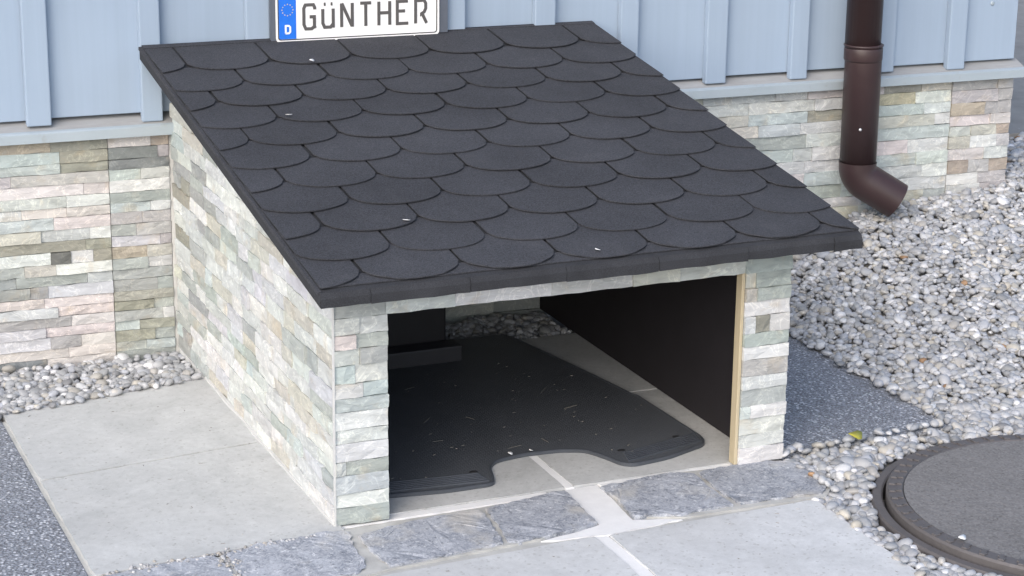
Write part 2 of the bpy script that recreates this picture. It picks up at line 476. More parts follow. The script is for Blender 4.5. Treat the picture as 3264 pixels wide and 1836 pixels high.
gl = prism('aggregate_slab', [(-.4675,.806),(-1.6,.62),(-1.6,-1.0),(-.4675,-1.0)], -.06, -.005, M['grit'], pave, .003)
gr_ = prism('aggregate_slab', rough_outline([(.953,.014),(1.388,.047),(1.382,.75),(.953,.75)], .03, .003, 4), -.06, -.003, M['grit'], pave, .004)
cob = [[(-.452,-.063),(-.246,-.045),(-.236,-.115),(-.240,-.20),(-.45,-.21)],
       [(-.222,-.045),(-.119,-.022),(-.012,-.018),(.012,-.032),(.002,-.08),(-.006,-.185),(-.034,-.214),(-.225,-.208)],
       [(.024,-.055),(.139,-.028),(.279,-.022),(.272,-.10),(.258,-.186),(.12,-.198),(.034,-.204),(.022,-.125)],
       [(.290,-.022),(.437,.006),(.466,.006),(.463,-.078),(.458,-.160),(.39,-.176),(.287,-.190),(.270,-.18),(.283,-.10)],
       [(.541,-.002),(.702,.016),(.745,-.004),(.736,-.09),(.738,-.178),(.623,-.182),(.536,-.162),(.545,-.090)],
       [(.757,.000),(.86,.006),(.938,-.006),(.958,-.03),(.962,-.151),(.927,-.19),(.834,-.180),(.753,-.178),(.747,-.09)]]
for i, c in enumerate(cob):
    bm = bmesh.new(); ol = rough_outline(c, .012, .0035, i*3.1)
    add_prism(bm, ol, -.05, .0015, .005, 3)
    bmesh.ops.triangulate(bm, faces=[f for f in bm.faces if len(f.verts) > 4])
    bmesh.ops.subdivide_edges(bm, edges=[e for e in bm.edges if e.calc_length() > .03 and min(v.co.z for v in e.verts) > 0], cuts=2)
    for v in bm.verts:
        if v.co.z > -.01: v.co.z += +.0024*noise.noise(Vector((v.co.x*28, v.co.y*28, i))) + .002*noise.noise(Vector((v.co.x*80, v.co.y*80, i)))
    bm_obj('cobble', bm, M['granite'], pave)
bm = bmesh.new()
add_prism(bm, rough_outline([(.4778,.020),(.4952,.020),(.4952,.47),(.4778,.47)], .02, .0012, 1), -.03, -.0022, .001)
add_prism(bm, rough_outline([(.435,.016),(.50,.019),(.545,.020),(.543,.004),(.537,-.09),(.530,-.165),(.60,-.186),(.62,-.196),(.458,-.212),(.431,-.204),(.35,-.199),(.33,-.192),(.40,-.180),(.462,-.163),(.467,-.078),(.470,.008)], .012, .002, 2), -.03, -.0045, .001)
add_prism(bm, rough_outline([(.4315,-.205),(.4575,-.214),(.4545,-1.0),(.4285,-1.0)], .03, .0015, 3), -.03, -.0058, .001)
add_prism(bm, rough_outline([(.012,.0),(.435,.002),(.435,.021),(.013,.0235)], .02, .002, 6), -.03, -.0035, .001)
add_prism(bm, rough_outline([(.548,.006),(.70,.020),(.84,.010),(.93,.005),(.932,.0235),(.545,.0235)], .02, .002, 7), -.03, -.0036, .001)
bm_obj('mortar_joint', bm, M['mortar'], pave)
prism('joint_fill', rough_outline([(-.458,-.070),(-.24,-.050),(.02,-.016),(.43,-.001),(.452,-.060),(.446,-.150),(.33,-.186),(.02,-.212),(-.04,-.225),(-.30,-.240),(-.458,-.24)], .02, .002, 8), -.04, -.0030, M['bed'], pave, .001)
prism('joint_fill', rough_outline([(.555,.004),(.70,.019),(.93,.002),(.968,-.03),(.972,-.155),(.93,-.200),(.63,-.190),(.548,-.160)], .02, .002, 9), -.04, -.0031, M['bed'], pave, .001)

# ------------------------------------------------------------------ the house behind: plinth, coping, siding
hs = empty('house', (0, WD, 0), WA)
tag(hs, 'house wall with pale blue boards and battens above a split-stone plinth', 'house')
HX0, HX1 = -2.2, 2.246
box('wall', HX0, HX1-.015, .034, .25, -.3, 3.0, M['dark_gap'], hs)
pl = box('plinth', HX0, HX1-.012, .012, .0335, -.3, .512, M['backing'], hs)
fr = (Vector((0,0,0)), Vector((1,0,0)), Vector((0,0,1)), Vector((0,-1,0)))
fixR = [(c, k) for c, k in [((), 'G'), ((-.07,), 'GA'), ((-.05,), 'OG'), ((-.085,), 'AO'), ((-.03,), 'GP'), ((-.05,), 'OG'), ((), 'O'), ((-.04,), 'EG'), ((), 'G'), ((-.06,), 'GP'), ((-.062,), 'TB'), ((-.03,), 'LM'), ((-.085,), 'EM'), ((-.07,), 'MM'), ((-.05,), 'AL'), ((), 'G'), ((), 'W'), ((-.07,), 'AP'), ((), 'D'), ((-.03,), 'DM'), ((-.045,), 'KT')]]
fixL = [(c, k) for c, k in [((-.30,), 'DK'), ((-.25,), 'KK'), ((-.29,-.22), 'LMK'), ((-.3,), 'LK'), ((-.24,), 'MK'), ((-.27,), 'LK'), ((-.3,), 'KK'), ((-.33,-.29), 'EEL'), ((-.36,-.2), 'EGA'), ((-.34,-.27), 'EBW'), ((-.28,-.235,-.185), 'WSPO'), ((-.2,), 'OO'), ((-.3,-.19), 'BPW'), ((-.27,), 'AK'), ((-.34,-.24), 'WKK'), ((-.24,), 'PW'), ((-.2,), 'KK'), ((-.36,), 'MM'), ((-.25,), 'AO'), ((-.25,), 'AO'), ((-.27,), 'TO')]]
HR = [.0255]*21
HR = [h*random.choice((.9, 1, 1.1)) for h in HR]; s_ = .537/sum(HR); HR = [h*s_ for h in HR]
random.shuffle(HR)
courses(pl, fr, -.1415, -.004, -.030, HR, 'PAG', fixed=fixR)
courses(pl, fr, -.44, -.1425, -.030, HR, 'KPWL', fixed=fixL)
courses(pl, fr, -.75, -.441, .02, [.04]*12, 'PKGWM', lens=(.12, .2))
def rc(u, v):
    if u > 2.05: return 'KTMMPWB' if v < .42 else 'PBM'
    if v > .44: return 'YYBPO' if u > 1.7 else 'PKBG'
    if 1.62 < u < 1.72 and v > .36: return 'YO'
    return 'PPAAGBPAGKPBW'
courses(pl, fr, 1.14, 2.06, .16, hts(.347, 11), rc, lens=(.10, .24), joints=(1.32, 1.635))
courses(pl, fr, 2.061, HX1, .16, hts(.347, 11), rc, lens=(.06, .15))
courses(pl, fr, .50, .93, -.032, [.031]*8, 'AGGEPB', lens=(.09, .2))
for q0, q1 in ((-.003, .499), (.931, 1.139)): box('stone_cladding', q0, q1, .002, .0117, -.28, .505, M['backing'], pl)

extrude_profile('coping', [(-.016,.5325),(-.0215,.5302),(-.0245,.5270),(-.026,.5070),(-.0225,.5060),(-.0205,.5240),(-.016,.5262)], HX0, HX1+.022, M['zinc'], hs)
extrude_profile('coping_top', [(.0335,.5500),(-.0162,.5318),(-.0162,.5268),(.0335,.545)], HX0, HX1+.020, M['dull_grey_zinc'], hs)
BC = [-1.97,-1.73,-1.49,-1.25,-1.01,-.77,-.53,-.292,-.04,.207,.432,.68,.908,1.129,1.366,1.598,1.846,2.058]
edges = BC + [2.252]
prev = HX0
for i, e in enumerate(edges):
    box('board', prev+.002, e-.002, .011+.0012*math.sin(i*2.1), .033, .5520+.002*math.sin(i*1.7), 2.9, M['paint'], hs, .0015)
    prev = e
for i, b in enumerate(BC):
    w_ = .0255+.0022*math.sin(i*3.7)
    box('batten', b-w_, b+w_, -.0115, .0095, .5390+.003*math.sin(i*2.9), 2.9, M['paint'], hs, .003, 2)
bm = bmesh.new()
bmesh.ops.create_uvsphere(bm, u_segments=12, v_segments=6, radius=.006, matrix=Matrix.Translation((2.17, .010, .70)) @ Matrix.Diagonal((1, .3, 1, 1)))
bm_obj('screw', bm, M['zinc'], hs, smooth=True)

# ------------------------------------------------------------------ downspout
dsx, dsy = 1.737, -.078
ds = empty('downspout', (dsx + dsy*math.sin(-WA), wy(dsx) + dsy, .25), WA)
tag(ds, 'brown round downspout with an angled outlet at its foot, fixed to the house wall', 'downspout')
O_ = Vector((0, 0, -.25))
tube('upper_pipe', [(0,0,.37),(0,0,2.6)], .0452, M['brown'], ds)
path = [Vector((.004,0,.385)), Vector((.006,0,.10))]
d1 = Vector((.80,-.36,-.52)).normalized(); d0 = Vector((0,0,-1)); rb = .050
axis = d0.cross(d1).normalized(); ang = d0.angle(d1); h_ = (d1 - d0*d0.dot(d1)).normalized()
p0 = Vector((.006,0,.070)); cc = p0 + h_*rb
arc = [cc + Matrix.Rotation(ang*k/12, 3, axis) @ (-h_*rb) for k in range(13)]
tube('lower_pipe', [(.003,0,.375),(.004,0,.36),(.006,0,.074)], .0465, M['brown'], ds)
tube('collar', [(.003,0,.340),(.003,0,.344),(.003,0,.371),(.003,0,.375)], [.0467,.0486,.0486,.0467], M['brown'], ds)
tube('bead', [(.003,0,.3755),(.003,0,.3775),(.003,0,.3805),(.003,0,.3825)], [.046,.0500,.0500,.0460], M['brown'], ds)
el = [Vector((.006,0,.080))] + arc + [arc[-1] + d1*.045, arc[-1] + d1*.094]
tube('elbow', el, .0478, M['brown'], ds, caps=False)
inn = [arc[-1] + d1*.050, arc[-1] + d1*.0941]
tube('outlet_lining', inn, .0450, M['black_line'], ds, caps=False)
bm = bmesh.new(); bmesh.ops.create_uvsphere(bm, u_segments=10, v_segments=6, radius=.0042, matrix=Matrix.Translation((-.018,-.0425,.172)))
bm_obj('screw', bm, M['steel'], ds, smooth=True)

# ------------------------------------------------------------------ the shelter
RS, RZ0, RY0 = .1885, .4785, -.083          # roof plane: z = RZ0 + RS (y - RY0)
rt = lambda y: RZ0 + RS*(y-RY0)
RTH = .027
sh = empty('shelter', (.475, .5, 0))
tag(sh, 'stone clad animal shelter with a dark shingled lean-to roof and open front', 'shelter')
def part(name, V, F, mat, parent, smooth=False):
    return link(name, mesh(name, V, F, smooth), mat, parent)
inv = Vector(sh.location)
def L(o):                                # parts are written in world coordinates
    o.location = tuple(Vector(o.location) - inv); return o
under = lambda y: rt(y) - RTH*1.02 - .001
def side_board(x0, x1, y0, y1, mat):
    bm = bmesh.new(); pr = [(y0,.0),(y1,.0),(y1,under(y1)),(y0,under(y0))]
    a = [bm.verts.new((x0,y,z)) for y, z in pr]; b = [bm.verts.new((x1,y,z)) for y, z in pr]
    bm.faces.new(a); bm.faces.new(b[::-1])
    for i in range(4): bm.faces.new((a[i], b[i], b[(i+1) % 4], a[(i+1) % 4]))
    return bm, mat
bm, m_ = side_board(.0125, .042, .0365, wy(0)-.0035, 0)
lw = L(bm_obj('side_wall', bm, M['black_board'], sh))
bm, m_ = side_board(.908, .9375, .0365, wy(.95)-.0035, 0)
rw = L(bm_obj('side_wall', bm, M['black_board'], sh))
# front frame boards: two posts and the lintel
bm = bmesh.new()
add_box(bm, .0125, .104, .0125, .036, .0, .400)
add_box(bm, .847, .9375, .0125, .036, .0, .400)
add_box(bm, .0125, .9375, .0125, .036, .4003, .458)
ff = L(bm_obj('front_wall', bm, M['black_board'], sh))
we = box('wooden_edge', .8400, .8467, .004, .027, .0, .4, M['pine'], sh, .001); L(we)
wb = box('wooden_edge', .104, .8385, .0125, .0362, .3975, .4001, M['black_board'], sh); L(wb)

Z3 = Vector((0,0,1))
fl = (Vector((0, 0, 0)), Vector((0,1,0)), Z3, Vector((-1,0,0)))
topf = lambda u: under(u) - .001
def lc(u, v):
    if u > .75: return 'PPWGAWEBG' + ('EOE' if v > .25 else 'E')
    return 'WPWPPAWPLBPLWPGB' + ('E' if random.random() < .5 else '')
HL = hts(.665, 22)
courses(lw, fl, .0035, wy(0)-.012, .0, HL, lc, lens=(.06, .17), top=topf, joints=(.30, .60, .88))
frf = (Vector((0,0,0)), Vector((1,0,0)), Z3, Vector((0,-1,0)))
pl_rows = [((), 'G'), ((), 'W'), ((), 'A'), ((.022,), 'WG'), ((), 'W'), ((), 'P'), ((), 'W'), ((), 'A'), ((.055,), 'PA'), ((.04,), 'AP'), ((.05,), 'PG'), ((.042,), 'KG'), ((.05,), 'PP')]
pr_rows = [((), 'W'), ((), 'P'), ((), 'W'), ((.868,), 'AW'), ((), 'G'), ((), 'P'), ((), 'M'), ((), 'W'), ((), 'G'), ((.871,.905), 'POP'), ((), 'W'), ((.872,), 'BG'), ((.87,), 'BG')]
hp = [.4/13]*13
hp = [h*random.choice((.88, 1, 1.12)) for h in hp]; s_ = .3995/sum(hp); hp = [h*s_ for h in hp]
courses(ff, frf, .0005, .104, .0, hp, 'WPA', fixed=pl_rows)
courses(ff, frf, .8472, .9495, .0, hp, 'WPG', fixed=pr_rows)
courses(ff, frf, .0005, .9495, .4, [.031], 'PGB', fixed=[((.10,.235,.43,.60,.70,.845), 'GPWPBPG')])
courses(ff, frf, .0005, .9495, .431, [.02], 'PG', lens=(.1, .2))
bm = bmesh.new()
add_prism(bm, [(-.0050+.0035*noise.noise(Vector((0, q*.02*9, 0))), q*.02) for q in range(0, 46)] + [(.003, .90), (.003, .0)], -.002, .0055, .002)
L(bm_obj('base_grout', bm, M['base_grout'], sh))
L(box('corner_bead', -.0028, .0004, -.0022, .0035, .0, .435, M['base_grout'], sh))
L(box('foundation', .0005, .045, .90, wy(.0)-.014, -.10, -.0012, M['base_grout'], sh))
o = L(box('stone_cladding', .938, .949, .0125, wy(.95)-.016, .0, .44, M['backing'], sh))

# roof deck wrapped in felt, with a soft bend over the eave
xl, xr = -.052, 1.047
yb = lambda x: wy(x) - .0135
n_ = math.sqrt(1+RS*RS)
prof = [(RY0, RZ0-RTH+.001), (RY0-.0008, RZ0-.012), (RY0+.004, RZ0-.002), (RY0+.014, rt(RY0+.014)-.0005)]
bm = bmesh.new()
A = [[bm.verts.new((x, y, z)) for y, z in prof] + [bm.verts.new((x, yb(x), rt(yb(x)))), bm.verts.new((x, yb(x), rt(yb(x))-RTH)), ] for x in (xl, xr)]
m = len(A[0]); bm.faces.new(A[0]); bm.faces.new(A[1][::-1])
for i in range(m): bm.faces.new((A[0][i], A[1][i], A[1][(i+1) % m], A[0][(i+1) % m]))
roof = L(bm_obj('roof', bm, M['felt'], sh))
roof_parts = [roof]

def warp(o):                             # the roof is a little out of square: its top edge sits further left, its right end higher
    for v in o.data.vertices:
        q = max(0, (v.co.y - RY0)/1.2); xw = v.co.x
        v.co.x += -.013*q*(1-.0*xw) + .006*(1-q)*max(0, xw)/1.05
        v.co.z += .0035*max(0, xw)/1.05 - .003*q
    return o
bm = bmesh.new()
pc = [(.0425, .0367), (.9075, .0367), (.9075, wy(.9)+.0095), (.0425, wy(.04)+.0095)]
lo = [bm.verts.new((x, y, under(y)-.0115)) for x, y in pc]; up = [bm.verts.new((x, y, under(y)-.0055)) for x, y in pc]
bm.faces.new(lo[::-1]); bm.faces.new(up)
for i in range(4): bm.faces.new((lo[i], lo[(i+1) % 4], up[(i+1) % 4], up[i]))
L(bm_obj('light_seal_board', bm, M['black_board'], sh))  # added unseen board, blocks light leaking in behind the roof's back edge
def clip(poly, k, lim, keep):            # clip polygon on x
    out = []
    for i in range(len(poly)):
        a, b = poly[i-1], poly[i]
        ia, ib = keep(a[k]-lim), keep(b[k]-lim)
        if ia != ib:
            t_ = (lim-a[k])/(b[k]-a[k]); out.append((a[0]+(b[0]-a[0])*t_, a[1]+(b[1]-a[1])*t_))
        if ib: out.append(b)
    return out
PITCH = .1885; HALF = PITCH/2
tips = [.010,.105,.211,.316,.421,.528,.634,.741,.847,.951,1.066]
Ltot = (yb(.5)-RY0)*n_
def shingle(u, v, last, rise=.050):
    gap = .0030; w_ = HALF-gap
    vt = v + (.162 if last else .150)
    pts = []
    N_ = 18
    for k in range(N_+1):
        t_ = -1+2*k/N_; t2 = math.copysign(abs(t_)**.8, t_)
        pts.append((u+w_*t2, v + .0016*noise.noise(Vector((u*31+t2*2.1, v*17, 5))) + rise*(1-max(0,1-abs(t2)**2.1)**.58)))
    pts += [(u+w_, vt), (u-w_, vt)]
    pts = clip(pts, 0, xl+.0048, lambda d: d >= 0); 
    if len(pts) > 2: pts = clip(pts, 0, xr-.0005, lambda d: d <= 0)
    if len(pts) < 3: return
    xsz = [p[0] for p in pts]
    if max(xsz)-min(xsz) < .012: return
    th = .0022; Vt = []; F = []
    lift = random.uniform(-.0006, .0008)
    skew = random.uniform(-.0018, .0018)
    for top in (0, 1):
        for (a, b) in pts:
            s = (vt-b)/(vt-v)
            d = .0006 + (.0056+lift)*s**1.1 + top*th
            bb = b + skew*(a-u)/w_
            y = RY0 + bb/n_ ; z = rt(y)
            if bb < .02:                  # lowest row follows the bend
                d *= .75
            Vt.append(Vector((a, y - RS/n_*d, z + d/n_)))
    k = len(pts)
    F.append(list(range(k, 2*k))); F.append(list(range(k-1, -1, -1)))
    for i in range(k): F.append((i, (i+1) % k, k+(i+1) % k, k+i))
    roof_parts.append(part('shingle', Vt, F, M['shingle'], roof))
for r, v in enumerate(tips):
    odd = (r % 2 == 0)
    base = (.139 - .026*min(1, v/1.0)) if odd else (.044 - .026*min(1, v/1.0))
    for k in range(-3, 8):
        u = base + k*PITCH + random.uniform(-.0015, .0015)
        if xl-HALF < u < xr+HALF: shingle(u, v + random.uniform(-.0012, .0012), r == len(tips)-1)
# starter strip under the lowest tabs, ridge strip at the wall, felt lap along the rake
def strip(name, x0, x1, v0, v1, d0, th, back=False, mat='shingle'):
    Vt = []
    for d in (d0, d0+th):
        for (x, v) in ((x0, v0), (x1, v0), (x1, v1), (x0, v1)):
            y = RY0+v/n_ if not (back and v == v1) else yb(x)-.0005
            Vt.append(Vector((x, y-RS/n_*d, rt(y)+d/n_)))
    roof_parts.append(part(name, Vt, [(4,5,6,7),(3,2,1,0),(0,1,5,4),(1,2,6,5),(2,3,7,6),(3,0,4,7)], M[mat], roof))
strip('starter_strip', xl+.006, xr, .016, .055, .0004, .0022)
strip('ridge_strip', xl+.0048, xr, 1.2275, 1.3, .0010, .0034, True)
strip('rake_strip', xl-.0022, xl+.0045, .006, 1.3, -.006, .0068, True, 'shingle')
# felt flaps folded down over the eave, one under each lowest tab, ends a little uneven
x = xl+.0005; k = 0
while x < xr-.02:
    x2 = min(xr-.0005, x+(.093 if k == 0 else PITCH)); q = random.uniform(.0012, .0030); dz = random.uniform(-.0030, .0004)
    bm = bmesh.new(); n2 = 8; rows = []
    for i in range(n2+1):
        xx = x+.0006+(x2-x-.0012)*i/n2; wv = .0011*noise.noise(Vector((xx*22, k, 3)))
        rows.append([bm.verts.new(p) for p in ((xx, RY0-q+wv, RZ0-RTH+dz+wv*1.5), (xx, RY0-q+wv*.6, RZ0-.0105), (xx, RY0+.0035, RZ0-.0008), (xx, RY0+.006, RZ0-.004), (xx, RY0+.0005, RZ0-RTH+dz+wv*1.5))])
    for a, b in zip(rows, rows[1:]):
        for i in range(5): bm.faces.new((a[i], b[i], b[(i+1) % 5], a[(i+1) % 5]))
    bm.faces.new(rows[0]); bm.faces.new(rows[-1][::-1])
    roof_parts.append(bm_obj('eave_flap', bm, M['felt'], roof)); x = x2; k += 1
for o in roof_parts: warp(o)


# ------------------------------------------------------------------ name plate on the wall above the roof
px0, px1, pz0, ph = .2435, .6335, .7030, .112
pw = px1-px0
npl = empty('name_plate', (px0*math.cos(WA) - (-.03)*math.sin(WA), WD + px0*math.sin(WA) + (-.03)*math.cos(WA), pz0), WA)
tag(npl, 'white licence-plate style name sign with a blue band, standing on the roof against the wall', 'sign')
def rrect(x0, x1, z0, z1, r, seg=6):
    return round_poly([(x0,z0),(x1,z0),(x1,z1),(x0,z1)], r, seg)
def face_prism(name, poly, y0, y1, mat, parent):       # outline in xz, thickness along y (front = y0)
    bm = bmesh.new()
    a = [bm.verts.new((x, y0, z)) for x, z in poly]; b = [bm.verts.new((x, y1, z)) for x, z in poly]
    n = len(poly); bm.faces.new(a); bm.faces.new(b[::-1])
    for i in range(n): bm.faces.new((a[i], b[i], b[(i+1) % n], a[(i+1) % n]))
    return bm_obj(name, bm, M[mat], parent)
def face_ring(name, o_, i_, y0, y1, mat, parent):
    bm = bmesh.new(); n = len(o_)
    O0 = [bm.verts.new((x,y0,z)) for x,z in o_]; I0 = [bm.verts.new((x,y0,z)) for x,z in i_]
    O1 = [bm.verts.new((x,y1,z)) for x,z in o_]; I1 = [bm.verts.new((x,y1,z)) for x,z in i_]
    for k in range(n):
        j = (k+1) % n
        bm.faces.new((O0[k],O0[j],I0[j],I0[k])); bm.faces.new((O0[k],O1[k],O1[j],O0[j])); bm.faces.new((I0[k],I0[j],I1[j],I1[k])); bm.faces.new((O1[k],I1[k],I1[j],O1[j]))
    return bm_obj(name, bm, M[mat], parent)
face_prism('plate', rrect(0, pw, 0, ph, .011), .0, .0015, 'white_plate', npl)
face_ring('rim', rrect(0, pw, 0, ph, .011), rrect(.0042, pw-.0042, .0042, ph-.0042, .008), -.0018, -.0001, 'white_plate', npl)
face_ring('border_line', rrect(.0046, pw-.0046, .0046, ph-.0046, .008), rrect(.0068, pw-.0068, .0068, ph-.0068, .006), -.0006, -.0001, 'black_line', npl)
face_prism('blue_band', round_poly([(.0072,.0072),(.0475,.0072),(.0475,ph-.0072),(.0072,ph-.0072)], [.005,.0005,.0005,.005]), -.0005, -.0001, 'blue_band', npl)
bxc = .0275
for k in range(12):
    a = 2*math.pi*k/12; cx_, cz_ = bxc+.0128*math.cos(a), .0735+.0128*math.sin(a)
    pts = [(cx_ + (.0019 if q % 2 == 0 else .0008)*math.sin(math.pi*q/5), cz_ + (.0019 if q % 2 == 0 else .0008)*math.cos(math.pi*q/5)) for q in range(10)]
    face_prism('star', pts, -.0008, -.0006, 'star', npl)
def ribbon(bm, pts, w, y0, y1):          # mitred stroke in xz
    P = [Vector(p) for p in pts]; Lf = []; Rt = []
    for i, p in enumerate(P):
        d1_ = (P[i]-P[i-1]).normalized() if i else (P[1]-P[0]).normalized()
        d2_ = (P[i+1]-P[i]).normalized() if i < len(P)-1 else d1_
        n1, n2 = Vector((-d1_.y, d1_.x)), Vector((-d2_.y, d2_.x))
        mm = n1+n2; mm = mm/max(.35, mm.dot(n1)) if mm.length > 1e-3 else n1
        Lf.append(p+mm*w/2); Rt.append(p-mm*w/2)
    a = [bm.verts.new((v.x,y0,v.y)) for v in Lf]; b = [bm.verts.new((v.x,y0,v.y)) for v in Rt]
    c = [bm.verts.new((v.x,y1,v.y)) for v in Lf]; d = [bm.verts.new((v.x,y1,v.y)) for v in Rt]
    n = len(P)
    for i in range(n-1):
        bm.faces.new((a[i],a[i+1],b[i+1],b[i])); bm.faces.new((a[i],c[i],c[i+1],a[i+1])); bm.faces.new((b[i],b[i+1],d[i+1],d[i]))
    bm.faces.new((a[0],b[0],d[0],c[0])); bm.faces.new((a[-1],c[-1],d[-1],b[-1]))
GL = {'G': [[(.98,.80),(.98,.88),(.86,1),(.14,1),(0,.86),(0,.18),(.16,0),(.70,0),(.94,.10),(1.0,.02)],[(.94,.02),(.94,.50),(.52,.50)]],
      'ü': [[(0,.80),(0,.20),(.16,.03),(.70,.03),(.92,.16)],[(.94,.80),(.94,.0)],[(.10,1.0),(.26,1.0)],[(.72,1.0),(.88,1.0)]],
      'N': [[(0,0),(0,1)],[(.03,1),(.93,.03)],[(.97,1),(.97,0)]],
      'T': [[(0,.97),(1,.97)],[(.5,.97),(.5,0)]],
      'H': [[(0,0),(0,1)],[(1,0),(1,1)],[(0,.52),(1,.52)]],
      'E': [[(.98,.97),(0,.97),(0,.03),(1.02,.03)],[(0,.56),(.72,.56)]],
      'R': [[(0,0),(0,.97),(.80,.97),(.94,.84),(.94,.62),(.80,.48),(.55,.40),(.55,.44)],[(.56,.46),(1.02,0)]]}
lw_, lh_ = .0262, .0545
for i, chh in enumerate('GüNTHER'):
    x0 = .0655 + i*.0445
    bm = bmesh.new(); lv = 0
    for s in GL[chh]:
        pts = [(x0+q[0]*lw_, .0285+q[1]*lh_) for q in s]
        ribbon(bm, pts, .0072, -.0010-lv*.00012, -.00005); lv += 1
    bmesh.ops.recalc_face_normals(bm, faces=bm.faces)
    me = bpy.data.meshes.new('letter'); bm.to_mesh(me); bm.free(); link('letter', me, M['letter'], npl)
bm = bmesh.new()
ribbon(bm, [(.0228,.0205),(.0228,.0375),(.0300,.0375),(.0332,.0345),(.0332,.0235),(.0300,.0205),(.0222,.0205)], .0042, -.0009, -.0004)
me = bpy.data.meshes.new('letter'); bm.to_mesh(me); bm.free(); link('letter', me, M['white_plate'], npl)
box('backing_board', -.0105, pw+.0225, .0025, .0160, .004, .16, M['plate_back'], npl)

# ------------------------------------------------------------------ rubber mat inside
mat_poly = [(.118,.098),(.25,.078),(.352,.078),(.368,.125),(.376,.160),(.40,.190),(.47,.203),(.545,.197),(.592,.178),(.612,.135),(.628,.085),(.650,.070),(.735,.082),(.838,.122),(.853,.160),(.843,.440),(.836,.455),(.812,.60),(.755,.900),(.735,.955),(.25,.955),(.215,.90),(.13,.45),(.108,.16)]
rm = empty('rubber_mat', (.48,.5,-.001))
tag(rm, 'black ribbed rubber car mat with a notched front edge on the shelter floor', 'mat')
mp_ = [(x-.48, y-.5) for x, y in round_poly(mat_poly, .018, 4)]
def inset(poly, d):
    n = len(poly); out = []
    for i in range(n):
        p = Vector(poly[i]); a = (p-Vector(poly[i-1])); b = (Vector(poly[(i+1) % n])-p)
        a = a.normalized() if a.length > 1e-6 else b.normalized(); b = b.normalized() if b.length > 1e-6 else a
        nn = Vector((-a.y,a.x))+Vector((-b.y,b.x)); nn = nn.normalized() if nn.length > 1e-6 else Vector((-a.y,a.x))
        out.append(tuple(p+nn*d))
    return out
area = sum(mp_[i-1][0]*mp_[i][1]-mp_[i][0]*mp_[i-1][1] for i in range(len(mp_)))
sg = 1 if area > 0 else -1
prism('sheet', inset(mp_, .004*sg), .0002, .0062, M['rubber'], rm, .001)
def mat_ring(name, d0, d1, z0, z1, mat):
    a, b = inset(mp_, d0*sg), inset(mp_, d1*sg); bm = bmesh.new(); n = len(a)
    rings = [[bm.verts.new((x,y,z)) for x, y in q] for q, z in ((a, z0), (a, z1-.0015), (inset(mp_, (d0+.002)*sg), z1), (inset(mp_, (d1-.001)*sg), z1), (b, z0))]
    for r0, r1 in zip(rings, rings[1:]):
        for k in range(n): bm.faces.new((r0[k], r0[(k+1) % n], r1[(k+1) % n], r1[k]))
    bm_obj(name, bm, mat, rm)
mat_ring('rim', .0, .007, .0002, .0074, M['rubber_smooth'])
for (a, b) in (((.125,.112),(.345,.092)), ((.645,.088),(.835,.138))):
    for k in range(6):
        o_ = .0085*k
        p, q = Vector((a[0]-.48+.002*k, a[1]-.5+o_)), Vector((b[0]-.48-(.001 if a[0] < .4 else -.001)*k, b[1]-.5+o_))
        d = (q-p).normalized(); nn = Vector((-d.y, d.x))*.0022
        prism('ridge', [tuple(p-nn), tuple(q-nn), tuple(q+nn), tuple(p+nn)], .006, .0094, M['rubber_smooth'], rm, .001)
for (x, y) in ((.335,.150),(.66,.150),(.80,.180)):
    bm = bmesh.new(); bmesh.ops.create_cone(bm, cap_ends=True, segments=16, radius1=.0075, radius2=.006, depth=.0012, matrix=Matrix.Translation((x-.48,y-.5,.0066)) @ Matrix.Diagonal((1.3,.8,1,1)))
    bm_obj('eyelet', bm, M['black_line'], rm)

# straw bits on the mat, chips and twigs on the paving
def scatter_bars(name, spots, mat, parent=None, kind='stuff'):
    Vt = []; F = []
    for (x, y, z, l, wd, a) in spots:
        c, s = math.cos(a)*l/2, math.sin(a)*l/2; e, g_ = -math.sin(a)*wd/2, math.cos(a)*wd/2; b = len(Vt); h = wd*.6
        Vt += [(x-c-e,y-s-g_,z),(x+c-e,y+s-g_,z),(x+c+e,y+s+g_,z),(x-c+e,y-s+g_,z),(x-c,y-s,z+h),(x+c,y+s,z+h)]
        F += [(b,b+1,b+5,b+4),(b+2,b+3,b+4,b+5),(b,b+4,b+3),(b+1,b+2,b+5)]
    o = link(name, mesh(name, Vt, F), mat, parent); tag(o, kind=kind); return o
sp = []
for _ in range(95):
    x = random.uniform(.15, .82); y = random.uniform(.13, .75)
    if y < .22 and .36 < x < .64: continue
    if x > .85-.13*(y-.45)/.45 and y > .45: continue
    big = random.random() < .16
    sp.append((x, y, .0064, random.uniform(.015, .04) if big else random.uniform(.002, .007), random.uniform(.0008, .0015) if big else random.uniform(.001, .002), random.gauss(.15, .5) if random.random() < .7 else random.uniform(0, 3.1)))
o = scatter_bars('straw', sp, M['straw']); tag(o, 'scattered bits of dry straw and dust lying on the black mat', 'straw')
sp = []
for _ in range(46):
    q = random.choice((0, 0, 1, 1))
    x, y = (random.uniform(-.45, -.03), random.uniform(-.04, .85)) if q == 0 else (random.uniform(0, .88), random.uniform(-.6, -.23))
    sp.append((x, y, .0005 if q == 0 else -.003, random.uniform(.002, .008), random.uniform(.0008, .002), random.uniform(0, 3.1)))
o = scatter_bars('debris', sp, M['soil']); tag(o, 'tiny dark crumbs and twigs scattered on the pale paving slabs', 'debris')

